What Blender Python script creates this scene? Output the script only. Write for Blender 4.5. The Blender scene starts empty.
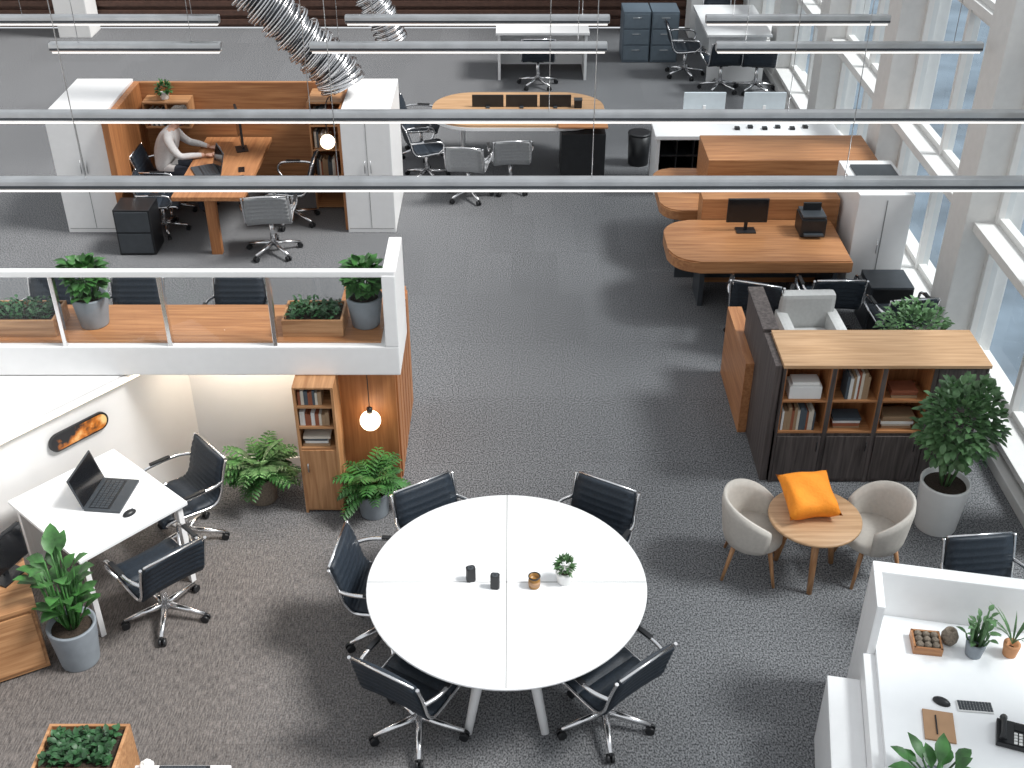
import bpy, bmesh, math, random
from mathutils import Vector, Matrix
random.seed(4)
sc = bpy.context.scene
try:
    sc.view_settings.view_transform = 'Standard'
except Exception:
    pass
R = math.radians

# ------------------------------------------------------------------ materials
def _new(name):
    m = bpy.data.materials.new(name); m.use_nodes = True
    nt = m.node_tree; b = nt.nodes['Principled BSDF']
    return m, nt, b

def mat(name, col, rough=.5, metal=0., var=.06, scale=12., bump=0., bscale=200., coat=0.):
    m, nt, b = _new(name)
    tc = nt.nodes.new('ShaderNodeTexCoord')
    n = nt.nodes.new('ShaderNodeTexNoise'); n.inputs['Scale'].default_value = scale
    n.inputs['Detail'].default_value = 3
    nt.links.new(tc.outputs['Object'], n.inputs['Vector'])
    r = nt.nodes.new('ShaderNodeValToRGB')
    r.color_ramp.elements[0].position = .3; r.color_ramp.elements[1].position = .7
    r.color_ramp.elements[0].color = (*[max(0, c*(1-var)) for c in col], 1)
    r.color_ramp.elements[1].color = (*[min(1, c*(1+var)) for c in col], 1)
    nt.links.new(n.outputs['Fac'], r.inputs['Fac'])
    nt.links.new(r.outputs['Color'], b.inputs['Base Color'])
    b.inputs['Roughness'].default_value = rough
    b.inputs['Metallic'].default_value = metal
    if coat: b.inputs['Coat Weight'].default_value = coat
    if bump:
        n2 = nt.nodes.new('ShaderNodeTexNoise'); n2.inputs['Scale'].default_value = bscale
        nt.links.new(tc.outputs['Object'], n2.inputs['Vector'])
        bp = nt.nodes.new('ShaderNodeBump'); bp.inputs['Strength'].default_value = bump
        bp.inputs['Distance'].default_value = .01
        nt.links.new(n2.outputs['Fac'], bp.inputs['Height'])
        nt.links.new(bp.outputs['Normal'], b.inputs['Normal'])
    return m

def wood(name, c1, c2, axis='x', rough=.45, sc_=1.0):
    m, nt, b = _new(name)
    tc = nt.nodes.new('ShaderNodeTexCoord')
    mp = nt.nodes.new('ShaderNodeMapping')
    s = {'x': (1.2, 22, 22), 'y': (22, 1.2, 22), 'z': (22, 22, 1.2)}[axis]
    mp.inputs['Scale'].default_value = [v*sc_ for v in s]
    nt.links.new(tc.outputs['Object'], mp.inputs['Vector'])
    n = nt.nodes.new('ShaderNodeTexNoise'); n.inputs['Scale'].default_value = 1.6
    n.inputs['Detail'].default_value = 6; n.inputs['Distortion'].default_value = .4
    nt.links.new(mp.outputs['Vector'], n.inputs['Vector'])
    r = nt.nodes.new('ShaderNodeValToRGB')
    r.color_ramp.elements[0].position = .34; r.color_ramp.elements[1].position = .68
    r.color_ramp.elements[0].color = (*c1, 1); r.color_ramp.elements[1].color = (*c2, 1)
    nt.links.new(n.outputs['Fac'], r.inputs['Fac'])
    nt.links.new(r.outputs['Color'], b.inputs['Base Color'])
    b.inputs['Roughness'].default_value = rough
    return m

def emis(name, col, st):
    m, nt, b = _new(name)
    b.inputs['Base Color'].default_value = (*col, 1)
    b.inputs['Emission Color'].default_value = (*col, 1)
    b.inputs['Emission Strength'].default_value = st
    return m

W1, W2 = (.32, .15, .062), (.53, .29, .14)
wood_x = wood('oak_wood_x', W1, W2, 'x'); wood_y = wood('oak_wood_y', W1, W2, 'y'); wood_z = wood('oak_wood_z', W1, W2, 'z')
wood_o = wood('orange_wood_z', (.30, .115, .04), (.46, .20, .078), 'z')
wood_ox = wood('orange_wood_x', (.32, .135, .054), (.49, .235, .10), 'x')
wood_oy = wood('orange_wood_y', (.32, .13, .052), (.48, .225, .096), 'y')
wood_l = wood('light_oak_x', (.40, .235, .12), (.56, .355, .205), 'x')
wood_gray = wood('gray_brown_wood', (.045, .036, .034), (.12, .10, .095), 'z', .55)
white = mat('white_laminate', (.83, .83, .83), .35, var=.015)
white_wall = mat('white_paint', (.78, .775, .765), .7, var=.02, scale=4)
white_gloss = mat('white_table_top', (.86, .87, .88), .28, var=.01)
offwhite = mat('warm_white_frame', (.70, .69, .67), .5, var=.03)
seamm = mat('seam_gray', (.25, .25, .25), .6)
black = mat('black_plastic', (.012, .013, .015), .4, var=.2)
dark = mat('dark_navy_mesh', (.014, .022, .033), .55, var=.3, scale=60, bump=.2, bscale=120)
dgray = mat('dark_gray_metal', (.045, .052, .06), .45, var=.1)
screen = mat('screen_glass', (.008, .009, .011), .15, var=.1)
chrome = mat('polished_aluminium', (.80, .80, .81), .22, 1., var=.03)
alu = mat('brushed_aluminium', (.56, .57, .58), .28, .95, var=.12, scale=5)
meshg = mat('light_mesh_fabric', (.34, .35, .36), .8, var=.2, scale=120)
cream = mat('cream_upholstery', (.56, .52, .47), .85, var=.05, scale=30, bump=.3)
ltgray = mat('pale_gray_upholstery', (.54, .54, .53), .85, var=.05, scale=30, bump=.3)
potgray = mat('gray_ceramic', (.23, .26, .29), .6, var=.08)
potwhite = mat('white_ceramic', (.76, .76, .75), .35, var=.02)
basket = mat('woven_basket', (.22, .18, .14), .9, var=.3, scale=80, bump=.8, bscale=120)
soil = mat('soil', (.035, .024, .016), 1., var=.4, scale=60, bump=1., bscale=80)
leaf_a = mat('leaf_green', (.040, .135, .030), .45, var=.6, scale=9)
leaf_b = mat('leaf_dark_green', (.022, .078, .026), .5, var=.55, scale=14)
leaf_c = mat('leaf_soft_green', (.085, .18, .07), .5, var=.5, scale=10)
orange = mat('orange_fabric', (.85, .27, .016), .8, var=.08, scale=14, bump=.4, bscale=60)
gold = mat('amber_glass', (.30, .15, .03), .3, var=.3)
terra = mat('terracotta', (.55, .26, .12), .7, var=.1)
paper = mat('paper', (.8, .8, .78), .8, var=.02)
kraft = mat('kraft_cover', (.42, .25, .14), .7, var=.05)
paleblue = mat('pale_blue_shell', (.62, .69, .73), .4, var=.03)
book_m = [mat('book_cream', (.6, .55, .47), .7), mat('book_rust', (.28, .09, .045), .7),
          mat('book_slate', (.07, .09, .11), .7), mat('book_tan', (.33, .22, .13), .7), mat('book_white', (.7, .7, .68), .7)]
bulb = emis('warm_bulb', (1., .80, .55), 4.)
led = emis('led_strip', (1., .82, .58), 4.)
skin = mat('skin', (.55, .32, .23), .55, var=.05)
hair_m = mat('gray_blond_hair', (.20, .17, .145), .7, var=.4, scale=60)
sweater = mat('light_sweater', (.60, .58, .57), .85, var=.06, scale=40, bump=.3)
trous = mat('dark_trousers', (.03, .035, .05), .8)
pendm = emis('rail_diffuser', (1, .97, .92), .8)

# carpet
m, nt, b = _new('carpet')
tc = nt.nodes.new('ShaderNodeTexCoord')
def noise(scale, mscale, det=2):
    mp = nt.nodes.new('ShaderNodeMapping'); mp.inputs['Scale'].default_value = mscale
    nt.links.new(tc.outputs['Object'], mp.inputs['Vector'])
    n = nt.nodes.new('ShaderNodeTexNoise'); n.inputs['Scale'].default_value = scale; n.inputs['Detail'].default_value = det
    nt.links.new(mp.outputs['Vector'], n.inputs['Vector']); return n
def ramp(src, p0, p1, c0, c1):
    r = nt.nodes.new('ShaderNodeValToRGB')
    r.color_ramp.elements[0].position = p0; r.color_ramp.elements[1].position = p1
    r.color_ramp.elements[0].color = (*c0, 1); r.color_ramp.elements[1].color = (*c1, 1)
    nt.links.new(src, r.inputs['Fac']); return r
fine = noise(74, (1.2, .85, 1), 4)
g = ramp(fine.outputs['Fac'], .36, .65, (.048, .050, .054), (.265, .269, .278))
fine2 = noise(44, (2.4, .35, 1), 4)
w_ = ramp(fine2.outputs['Fac'], .34, .68, (.062, .053, .048), (.205, .178, .162))
sep = nt.nodes.new('ShaderNodeSeparateXYZ'); nt.links.new(tc.outputs['Object'], sep.inputs[0])
mx = nt.nodes.new('ShaderNodeMapRange'); mx.interpolation_type = 'SMOOTHSTEP'
for k, v in ((1, .2), (2, -2.2), (3, 0.), (4, .8)): mx.inputs[k].default_value = v
nt.links.new(sep.outputs['X'], mx.inputs[0])
my = nt.nodes.new('ShaderNodeMapRange'); my.interpolation_type = 'SMOOTHSTEP'
for k, v in ((1, 7.9), (2, 6.4), (3, 0.), (4, 1.)): my.inputs[k].default_value = v
nt.links.new(sep.outputs['Y'], my.inputs[0])
mm = nt.nodes.new('ShaderNodeMath'); mm.operation = 'MULTIPLY'
nt.links.new(mx.outputs[0], mm.inputs[0]); nt.links.new(my.outputs[0], mm.inputs[1])
mix = nt.nodes.new('ShaderNodeMix'); mix.data_type = 'RGBA'
nt.links.new(mm.outputs[0], mix.inputs[0]); nt.links.new(g.outputs[0], mix.inputs[6]); nt.links.new(w_.outputs[0], mix.inputs[7])
br = nt.nodes.new('ShaderNodeTexBrick'); br.offset = .5
br.inputs['Scale'].default_value = 1.; br.inputs['Brick Width'].default_value = .5; br.inputs['Row Height'].default_value = 1.
br.inputs['Mortar Size'].default_value = .004
br.inputs['Color1'].default_value = (.94, .94, .94, 1); br.inputs['Color2'].default_value = (1.05, 1.05, 1.05, 1); br.inputs['Mortar'].default_value = (.88, .88, .88, 1)
nt.links.new(tc.outputs['Object'], br.inputs['Vector'])
mul = nt.nodes.new('ShaderNodeMix'); mul.data_type = 'RGBA'; mul.blend_type = 'MULTIPLY'; mul.inputs[0].default_value = 1.
nt.links.new(mix.outputs[2], mul.inputs[6]); nt.links.new(br.outputs['Color'], mul.inputs[7])
nt.links.new(mul.outputs[2], b.inputs['Base Color']); b.inputs['Roughness'].default_value = .95
b.inputs['Specular IOR Level'].default_value = .2
carpet = m

# glass (thin sheet: constant small reflection, tinted transmission)
def glassmat(name, tint, mixf, gl=(.8, .85, .9)):
    m, nt, b = _new(name); nt.nodes.remove(b)
    out = [n for n in nt.nodes if n.type == 'OUTPUT_MATERIAL'][0]
    t = nt.nodes.new('ShaderNodeBsdfTransparent'); t.inputs[0].default_value = (*tint, 1)
    gn = nt.nodes.new('ShaderNodeBsdfGlossy'); gn.inputs[0].default_value = (*gl, 1); gn.inputs['Roughness'].default_value = .03
    ms = nt.nodes.new('ShaderNodeMixShader'); ms.inputs[0].default_value = mixf
    nt.links.new(t.outputs[0], ms.inputs[1]); nt.links.new(gn.outputs[0], ms.inputs[2])
    nt.links.new(ms.outputs[0], out.inputs[0]); return m
glass = glassmat('window_glass', (.90, .95, .98), .05)
clear = glassmat('clear_glass', (.97, .985, .985), .03)

# ------------------------------------------------------------------ geometry helpers
def bm_box(bm, x0, x1, y0, y1, z0, z1, bev=0., mi=0):
    r = bmesh.ops.create_cube(bm, size=1)
    vs = r['verts']
    for v in vs:
        v.co = Vector(((x0+x1)/2+v.co.x*(x1-x0), (y0+y1)/2+v.co.y*(y1-y0), (z0+z1)/2+v.co.z*(z1-z0)))
    fs = set(f for v in vs for f in v.link_faces)
    for f in fs: f.material_index = mi
    if bev:
        es = list(set(e for v in vs for e in v.link_edges))
        bmesh.ops.bevel(bm, geom=es, offset=min(bev, .45*min(abs(x1-x0), abs(y1-y0), abs(z1-z0))), segments=2, affect='EDGES', profile=.7)

def bm_tube(bm, pts, r, seg=8, closed=False, caps=True, mi=0):
    pts = [Vector(p) for p in pts]; n = len(pts)
    rr = r if isinstance(r, (list, tuple)) else [r]*n
    rings = []; prev = None
    for i, p in enumerate(pts):
        if closed: d = (pts[(i+1) % n]-pts[i-1])
        else: d = pts[min(i+1, n-1)]-pts[max(i-1, 0)]
        d = d.normalized() if d.length > 1e-9 else Vector((0, 0, 1))
        if prev is None:
            a = Vector((0, 0, 1)) if abs(d.z) < .9 else Vector((1, 0, 0))
            u = d.cross(a).normalized()
        else:
            u = prev - d*prev.dot(d)
            u = u.normalized() if u.length > 1e-6 else d.orthogonal().normalized()
        prev = u; w = d.cross(u)
        rings.append([bm.verts.new(p+(u*math.cos(2*math.pi*k/seg)+w*math.sin(2*math.pi*k/seg))*rr[i]) for k in range(seg)])
    rng = range(n) if closed else range(n-1)
    for i in rng:
        a, c = rings[i], rings[(i+1) % n]
        for k in range(seg):
            f = bm.faces.new((a[k], a[(k+1) % seg], c[(k+1) % seg], c[k])); f.material_index = mi; f.smooth = True
    if caps and not closed:
        f = bm.faces.new(rings[0][::-1]); f.material_index = mi
        f = bm.faces.new(rings[-1]); f.material_index = mi

def bm_lathe(bm, prof, c=(0, 0, 0), seg=28, mi=0):
    c = Vector(c); rings = []
    for r, z in prof:
        rings.append([bm.verts.new(c+Vector((max(r, .0004)*math.cos(2*math.pi*k/seg), max(r, .0004)*math.sin(2*math.pi*k/seg), z))) for k in range(seg)])
    for a, d in zip(rings[:-1], rings[1:]):
        for k in range(seg):
            f = bm.faces.new((a[k], a[(k+1) % seg], d[(k+1) % seg], d[k])); f.material_index = mi; f.smooth = True

def bm_ell(bm, c, r, mi=0, seg=20, rings=14, rot=None):
    M = Matrix.Translation(Vector(c)) @ (rot.to_4x4() if rot else Matrix.Identity(4)) @ Matrix.Diagonal((*r, 1))
    res = bmesh.ops.create_uvsphere(bm, u_segments=seg, v_segments=rings, radius=1, matrix=M)
    for v in res['verts']:
        for f in v.link_faces: f.material_index = mi; f.smooth = True

def bm_prism(bm, poly, z0, z1, bev=0., mi=0):
    a = [bm.verts.new((x, y, z0)) for x, y in poly]; c = [bm.verts.new((x, y, z1)) for x, y in poly]
    fs = [bm.faces.new(a[::-1]), bm.faces.new(c)]
    n = len(poly)
    for i in range(n): fs.append(bm.faces.new((a[i], a[(i+1) % n], c[(i+1) % n], c[i])))
    for f in fs: f.material_index = mi
    if bev:
        es = list(set(e for f in fs[:2] for e in f.edges))
        bmesh.ops.bevel(bm, geom=es, offset=bev, segments=2, affect='EDGES')

def cat(pts, n=6):
    P = [Vector(p) for p in pts]; out = []
    for i in range(len(P)-1):
        p0 = P[max(i-1, 0)]; p1 = P[i]; p2 = P[i+1]; p3 = P[min(i+2, len(P)-1)]
        for k in range(n):
            t = k/n
            out.append(.5*((2*p1)+(p2-p0)*t+(2*p0-5*p1+4*p2-p3)*t*t+(3*p1-p0-3*p2+p3)*t**3))
    out.append(P[-1]); return out

def rrect(x0, x1, y0, y1, r, n=6, corners=(1, 1, 1, 1)):
    """corners: LL, LR, UR, UL"""
    out = []
    for (cx, cy, a0, on) in ((x0, y0, 180, corners[0]), (x1, y0, 270, corners[1]), (x1, y1, 0, corners[2]), (x0, y1, 90, corners[3])):
        if on:
            ox = cx+r if cx == x0 else cx-r; oy = cy+r if cy == y0 else cy-r
            for k in range(n+1):
                a = R(a0+90*k/n); out.append((ox+r*math.cos(a), oy+r*math.sin(a)))
        else: out.append((cx, cy))
    return out

def obj(name, bm, mats, smooth=False, parent=None):
    bmesh.ops.recalc_face_normals(bm, faces=bm.faces[:])
    me = bpy.data.meshes.new(name); bm.to_mesh(me); bm.free()
    for m_ in (mats if isinstance(mats, (list, tuple)) else [mats]): me.materials.append(m_)
    if smooth:
        for p in me.polygons: p.use_smooth = True
    o = bpy.data.objects.new(name, me); sc.collection.objects.link(o)
    if parent: o.parent = parent
    return o

class Grp:
    def __init__(s, name, loc=(0, 0, 0), rot=0., scale=1.):
        s.e = bpy.data.objects.new(name, None); s.e.empty_display_size = .2
        s.e.location = loc; s.e.rotation_euler = (0, 0, rot); s.e.scale = (scale,)*3
        sc.collection.objects.link(s.e)
    def mesh(s, n, fn, m_, smooth=False):
        bm = bmesh.new(); fn(bm); return obj(n, bm, m_, smooth, s.e)
    def box(s, n, x0, x1, y0, y1, z0, z1, m_, bev=.006):
        return s.mesh(n, lambda bm: bm_box(bm, x0, x1, y0, y1, z0, z1, bev), m_)
    def tube(s, n, pts, r, m_, seg=8, closed=False):
        return s.mesh(n, lambda bm: bm_tube(bm, pts, r, seg, closed), m_)
    def lathe(s, n, prof, m_, c=(0, 0, 0), seg=28):
        return s.mesh(n, lambda bm: bm_lathe(bm, prof, c, seg), m_)
    def prism(s, n, poly, z0, z1, m_, bev=.005):
        return s.mesh(n, lambda bm: bm_prism(bm, poly, z0, z1, bev), m_)
    def ell(s, n, c, r, m_, rot=None):
        return s.mesh(n, lambda bm: bm_ell(bm, c, r, rot=rot), m_)

def clone(src, name, loc, rot, scale=None):
    e = bpy.data.objects.new(name, None); e.location = loc; e.rotation_euler = (0, 0, rot)
    e.scale = src.scale if scale is None else (scale,)*3
    sc.collection.objects.link(e)
    for c in src.children:
        o = bpy.data.objects.new(c.name.split('.')[0], c.data); sc.collection.objects.link(o); o.parent = e
        o.location = c.location; o.rotation_euler = c.rotation_euler
    return e

def face(dx, dy): return math.atan2(dy, dx)-math.pi/2

# ------------------------------------------------------------------ foliage
def leaf(bm, p, d, L, W, droop=.25, fold=.2):
    p = Vector(p); d = Vector(d).normalized(); n = 4
    ws = (.12, .85, 1., .62, .03); prev = None
    for i in range(n+1):
        s = d.cross(Vector((0, 0, 1)))
        s = s.normalized() if s.length > 1e-4 else Vector((1, 0, 0))
        up = s.cross(d).normalized()
        w = W*ws[i]*.5
        cur = [bm.verts.new(p-s*w+up*w*fold), bm.verts.new(p), bm.verts.new(p+s*w+up*w*fold)]
        if prev:
            for a in (0, 1):
                f = bm.faces.new((prev[a], prev[a+1], cur[a+1], cur[a])); f.smooth = True
        prev = cur
        p = p+d*L/n; d = (d+Vector((0, 0, -droop))).normalized()

def rdir(zmin=-.3):
    while True:
        v = Vector((random.uniform(-1, 1), random.uniform(-1, 1), random.uniform(zmin, 1)))
        if .05 < v.length < 1: return v.normalized()

def bush(bm, c, rad, n, L, W, zmin=-.4, inner=.35, droop=.2):
    c = Vector(c)
    for _ in range(n):
        d = rdir(zmin); k = random.uniform(inner, 1)**.6
        p = c+Vector((d.x*rad[0], d.y*rad[1], d.z*rad[2]))*k
        dd = (d+Vector((random.uniform(-.7, .7), random.uniform(-.7, .7), random.uniform(-.2, .7)))).normalized()
        l = L*random.uniform(.7, 1.2)
        leaf(bm, p, dd, l, W*random.uniform(.8, 1.2), droop)

def fern(bm, c, n, L, droop=.16):
    c = Vector(c)
    for i in range(n):
        a = random.uniform(0, 2*math.pi); el = random.uniform(.5, 1.35)
        d = Vector((math.cos(a)*math.cos(el), math.sin(a)*math.cos(el), math.sin(el)))
        p = c.copy(); l = L*random.uniform(.75, 1.1); N = 10; pts = [p.copy()]
        for k in range(N):
            p = p+d*l/N; d = (d+Vector((0, 0, -droop))).normalized(); pts.append(p.copy())
            if k > 1:
                s = d.cross(Vector((0, 0, 1))).normalized() if abs(d.z) < .98 else Vector((1, 0, 0))
                ll = l*.26*math.sin(math.pi*(k+1.5)/(N+3))
                for sg in (-1, 1): leaf(bm, p, (s*sg+d*.6), ll, ll*.36, .12)
        bm_tube(bm, pts, .004, 4)

def broad(bm, c, n, H, L, W, spread=.5, up=(.3, .9)):
    """upright stems with big paddle leaves"""
    c = Vector(c)
    for i in range(n):
        a = 2*math.pi*i/n*2.4+random.uniform(-.3, .3); h = H*random.uniform(.15, 1)
        o = Vector((math.cos(a), math.sin(a), 0))
        p0 = c+o*.03; p1 = c+o*(spread*.35*random.uniform(.4, 1))+Vector((0, 0, h))
        bm_tube(bm, [p0, (p0+p1)/2+o*.01, p1], .006, 5)
        leaf(bm, p1, o+Vector((0, 0, random.uniform(*up))), L*random.uniform(.75, 1.15), W*random.uniform(.8, 1.1), .22)

def pot(g, r, h, m_, taper=.78, z=0.):
    g.lathe('pot', [(0, z), (r*taper, z), (r*taper*1.02, z+.01), (r, z+h-.01), (r, z+h), (r-.018, z+h), (r-.03, z+h-.04), (0, z+h-.04)], m_)
    g.lathe('soil', [(0, z+h-.03), (r-.03, z+h-.035)], soil)

# ------------------------------------------------------------------ room shell
bm = bmesh.new(); bm_box(bm, -10, 4.2, .5, 20.9, -.12, 0); obj('floor', bm, carpet)
louvre = mat('brown_louvre', (.10, .05, .035), .6, var=.2)
bm = bmesh.new(); bm_box(bm, -10, 4.2, 20.98, 21.1, 0, 5)
for i in range(30): bm_box(bm, -10, 4.2, 20.9, 20.98, .06+i*.16, .06+i*.16+.10, .01)
obj('wall_back', bm, louvre)
bm = bmesh.new(); bm_box(bm, -10.15, -10, .5, 21.1, 0, 5); obj('wall_left', bm, white_wall)
bm = bmesh.new()
for x in (-7.6, 3.35): bm_box(bm, x-.28, x+.28, 20.3, 20.85, 0, 5, .02)
o = obj('column', bm, white_wall)
PY = [1.4, 4.2, 7.0, 9.8, 12.6, 15.4, 18.2, 20.75]
WH = 5.3
bm = bmesh.new()
for y in PY: bm_box(bm, 4.08, 4.6, y-.21, y+.21, 0, WH, .015)
bm_box(bm, 4.2, 4.6, .5, 21.1, -.12, .16)
bm_box(bm, 4.2, 4.6, .5, 21.1, WH-.25, WH)
obj('wall_right', bm, offwhite)
bm = bmesh.new(); bm_box(bm, 4.06, 4.2, .6, 20.8, 0, .10, .01); obj('baseboard_right', bm, offwhite)
for i in range(len(PY)-1):
    y0, y1 = PY[i]+.21, PY[i+1]-.21
    g_ = Grp('window_%d' % (i+1))
    def fr(bm):
        ym = (y0+y1)/2
        bm_box(bm, 4.12, 4.5, y0, y1, .16, .22, .008)
        for z in (1.42, 3.0): bm_box(bm, 4.16 if z == 1.42 else 4.3, 4.5, y0, y1, z, z+.09, .008)
        for y in (y0+.03, ym, y1-.03): bm_box(bm, 4.34, 4.46, y-.03, y+.03, .22, WH-.25, .006)
        for z in (.22, 1.36, 1.51, 2.94, 3.09, WH-.31): bm_box(bm, 4.36, 4.44, y0, y1, z, z+.06, .005)
    g_.mesh('frame', fr, offwhite)
    def pane(bm):
        v = [bm.verts.new(c) for c in ((4.4, y0, .22), (4.4, y1, .22), (4.4, y1, WH-.25), (4.4, y0, WH-.25))]
        bm.faces.new(v)
    g_.mesh('pane', pane, glass)
bm = bmesh.new(); bm_box(bm, 4.8, 70, -20, 60, -1.7, -1.5)
obj('exterior_pavement', bm, mat('pavement', (.15, .19, .23), .8, var=.35, scale=.8))
facade = mat('facade_cladding', (.50, .55, .59), .6, var=.08, scale=2)
bm = bmesh.new(); bm_box(bm, 34, 36, -5, 55, -1.5, 8)
for j in range(5):
    bm_box(bm, 33.8, 34, -5, 55, -1+j*2, -.5+j*2)
for j in range(20): bm_box(bm, 33.85, 34, -5+j*3, -4.6+j*3, -1.5, 8)
obj('exterior_building', bm, facade)

# ------------------------------------------------------------------ light rails
def rail(x0, x1, y, z=3.0):
    g_ = Grp('pendant_light_rail')
    g_.box('housing', x0, x1, y-.038, y+.038, z-.025, z+.05, alu, .018)
    g_.box('side_channel', x0+.005, x1-.005, y-.041, y-.037, z-.012, z+.006, dgray, 0)
    g_.box('diffuser', x0+.02, x1-.02, y-.026, y+.026, z-.04, z-.025, pendm, 0)
    n = max(2, int((x1-x0)/1.7)+1)
    for k in range(n):
        x = x0+.25+(x1-x0-.5)*k/(n-1)
        g_.tube('suspension_wire', [(x, y, z+.04), (x, y, 6.9)], .003, alu, 5)
rail(-4.6, 4.0, 6.97); rail(-5.2, 4.0, 8.2)
rail(-3.93, -2.47, 9.87); rail(-1.72, .81, 9.87); rail(1.73, 4.0, 9.87)
rail(-4.7, -2.66, 10.7); rail(-1.52, .89, 10.7); rail(1.76, 3.44, 10.7)
bm = bmesh.new()
for y in (6.97, 8.2, 9.87, 10.7): bm_box(bm, -10, 4.6, y-.05, y+.05, 6.9, 7.0, .01)
obj('ceiling_beam', bm, white_wall)

def duct(name, ctrl, r0, seg=20):
    g_ = Grp(name)
    pts = cat(ctrl, 22)
    L = sum((pts[i+1]-pts[i]).length for i in range(len(pts)-1))
    n = int(L/.03); fine_ = []
    for k in range(n+1):
        f = k/n*(len(pts)-1); i = min(int(f), len(pts)-2); fine_.append(pts[i].lerp(pts[i+1], f-i))
    g_.tube('corrugated_hose', fine_, [r0*(.78 if k % 3 else 1.) for k in range(n+1)], dgray, seg)
    def coils(bm):
        for q in range(5):
            hp = []
            for k in range(n*3):
                f = k/(n*3)*(n-1); i = int(f); p = fine_[i].lerp(fine_[i+1], f-i); d = (fine_[i+1]-fine_[i]).normalized()
                u = d.cross(Vector((0, 1, 0))).normalized(); w = d.cross(u)
                a = k*.28+q*1.3; rr = r0*(1.04+.16*math.sin(k*.05+q*1.7))
                hp.append(p+(u*math.cos(a)+w*math.sin(a))*rr)
            bm_tube(bm, hp, .011, 5)
    g_.mesh('coiled_cable', coils, chrome)
duct('ventilation_hose', [(-1.95, 13.1, 1.60), (-2.05, 13.1, 1.80), (-2.5, 13.05, 2.3), (-3.1, 13.0, 3.1), (-3.6, 13.0, 4.6), (-3.7, 13, 6.9)], .23)
duct('ventilation_hose', [(-1.55, 15.1, 1.5), (-1.66, 15.1, 1.8), (-1.9, 15.1, 2.4), (-1.95, 15.1, 4.), (-1.95, 15.1, 6.9)], .17)

# ------------------------------------------------------------------ office chair
def shell(bm, prof, hw, th=.03, rib=True):
    N = len(prof); nx = 6; top = []; bot = []
    for i, (y, z) in enumerate(prof):
        a = prof[max(i-1, 0)]; c = prof[min(i+1, N-1)]
        t = Vector((0, c[0]-a[0], c[1]-a[1])).normalized(); nrm = Vector((0, -t.z, t.y))
        if nrm.z < 0 and i < N*.3: nrm = -nrm
        k = th*(.5+(.22*abs(math.sin(i*math.pi/3)) if rib else 0))
        w = hw*(1-.10*max(0, (i-N*.75)/(N*.25))**2)
        rt = []; rb = []
        for j in range(nx+1):
            x = w*(2*j/nx-1); sag = -.012*(1-(2*j/nx-1)**2)
            p = Vector((x, y, z))+nrm*sag
            rt.append(bm.verts.new(p+nrm*k)); rb.append(bm.verts.new(p-nrm*k))
        top.append(rt); bot.append(rb)
    for i in range(N-1):
        for j in range(nx):
            bm.faces.new((top[i][j], top[i][j+1], top[i+1][j+1], top[i+1][j])).smooth = True
            bm.faces.new((bot[i][j], bot[i+1][j], bot[i+1][j+1], bot[i][j+1])).smooth = True
        bm.faces.new((top[i][0], top[i+1][0], bot[i+1][0], bot[i][0])); bm.faces.new((top[i][nx], bot[i][nx], bot[i+1][nx], top[i+1][nx]))
    for rt, rb in ((top[0], bot[0]), (top[-1], bot[-1])):
        for j in range(nx): bm.faces.new((rt[j], rb[j], rb[j+1], rt[j+1]))

def make_chair(name, fabric, frame, loc, rot, scale=1.):
    g_ = Grp(name, loc, rot, scale)
    ctrl = [(0, .265, .425), (0, .235, .462), (0, .10, .46), (0, -.10, .442), (0, -.185, .456), (0, -.235, .52), (0, -.262, .62), (0, -.29, .72), (0, -.325, .825)]
    pr = [(p.y, p.z) for p in cat(ctrl, 6)]
    g_.mesh('seat_and_back', lambda bm: shell(bm, pr, .245, .034), fabric)
    def rails(bm):
        for sx in (-1, 1):
            bm_tube(bm, [(sx*.257, y, z) for y, z in pr[3:]], .0125, 6)
            arm = cat([(sx*.255, .12, .455), (sx*.295, .19, .54), (sx*.30, .16, .63), (sx*.30, 0, .652), (sx*.295, -.16, .65), (sx*.255, -.268, .64)], 5)
            bm_tube(bm, arm, .015, 7)
        for y, z in ((.12, .435), (-.1, .42)):
            bm_tube(bm, [(-.255, y, z+.01), (0, y*.6, z-.02), (.255, y, z+.01)], .013, 6)
        bm_tube(bm, [(-.255, -.25, .58), (.255, -.25, .58)], .010, 6)
        bm_tube(bm, [(-.235, -.328, .83), (.235, -.328, .83)], .010, 6)
        bm_tube(bm, [(0, 0, .10), (0, 0, .41)], [.03, .024], 12)
        for k in range(5):
            a = 2*math.pi*k/5+.3
            bm_tube(bm, [(0, 0, .125), (.17*math.cos(a), .17*math.sin(a), .10), (.31*math.cos(a), .31*math.sin(a), .075)], [.030, .023, .016], 8)
    g_.mesh('frame', rails, frame)
    def pads(bm):
        for sx in (-1, 1):
            bm_box(bm, sx*.30-.018, sx*.30+.018, -.09, .09, .660, .674, .006)
        bm_box(bm, -.09, .09, -.09, .10, .395, .425, .01)
    g_.mesh('arm_pads', pads, black)
    def cast(bm):
        for k in range(5):
            a = 2*math.pi*k/5+.3; c = Vector((.31*math.cos(a), .31*math.sin(a), .031)); t = Vector((-math.sin(a), math.cos(a), 0))
            for s in (-1, 1): bm_tube(bm, [c+t*(s*.007), c+t*(s*.026)], .031, 12)
            bm_tube(bm, [c, c+Vector((0, 0, .05))], .008, 6)
    g_.mesh('casters', cast, black)
    return g_.e

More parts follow.
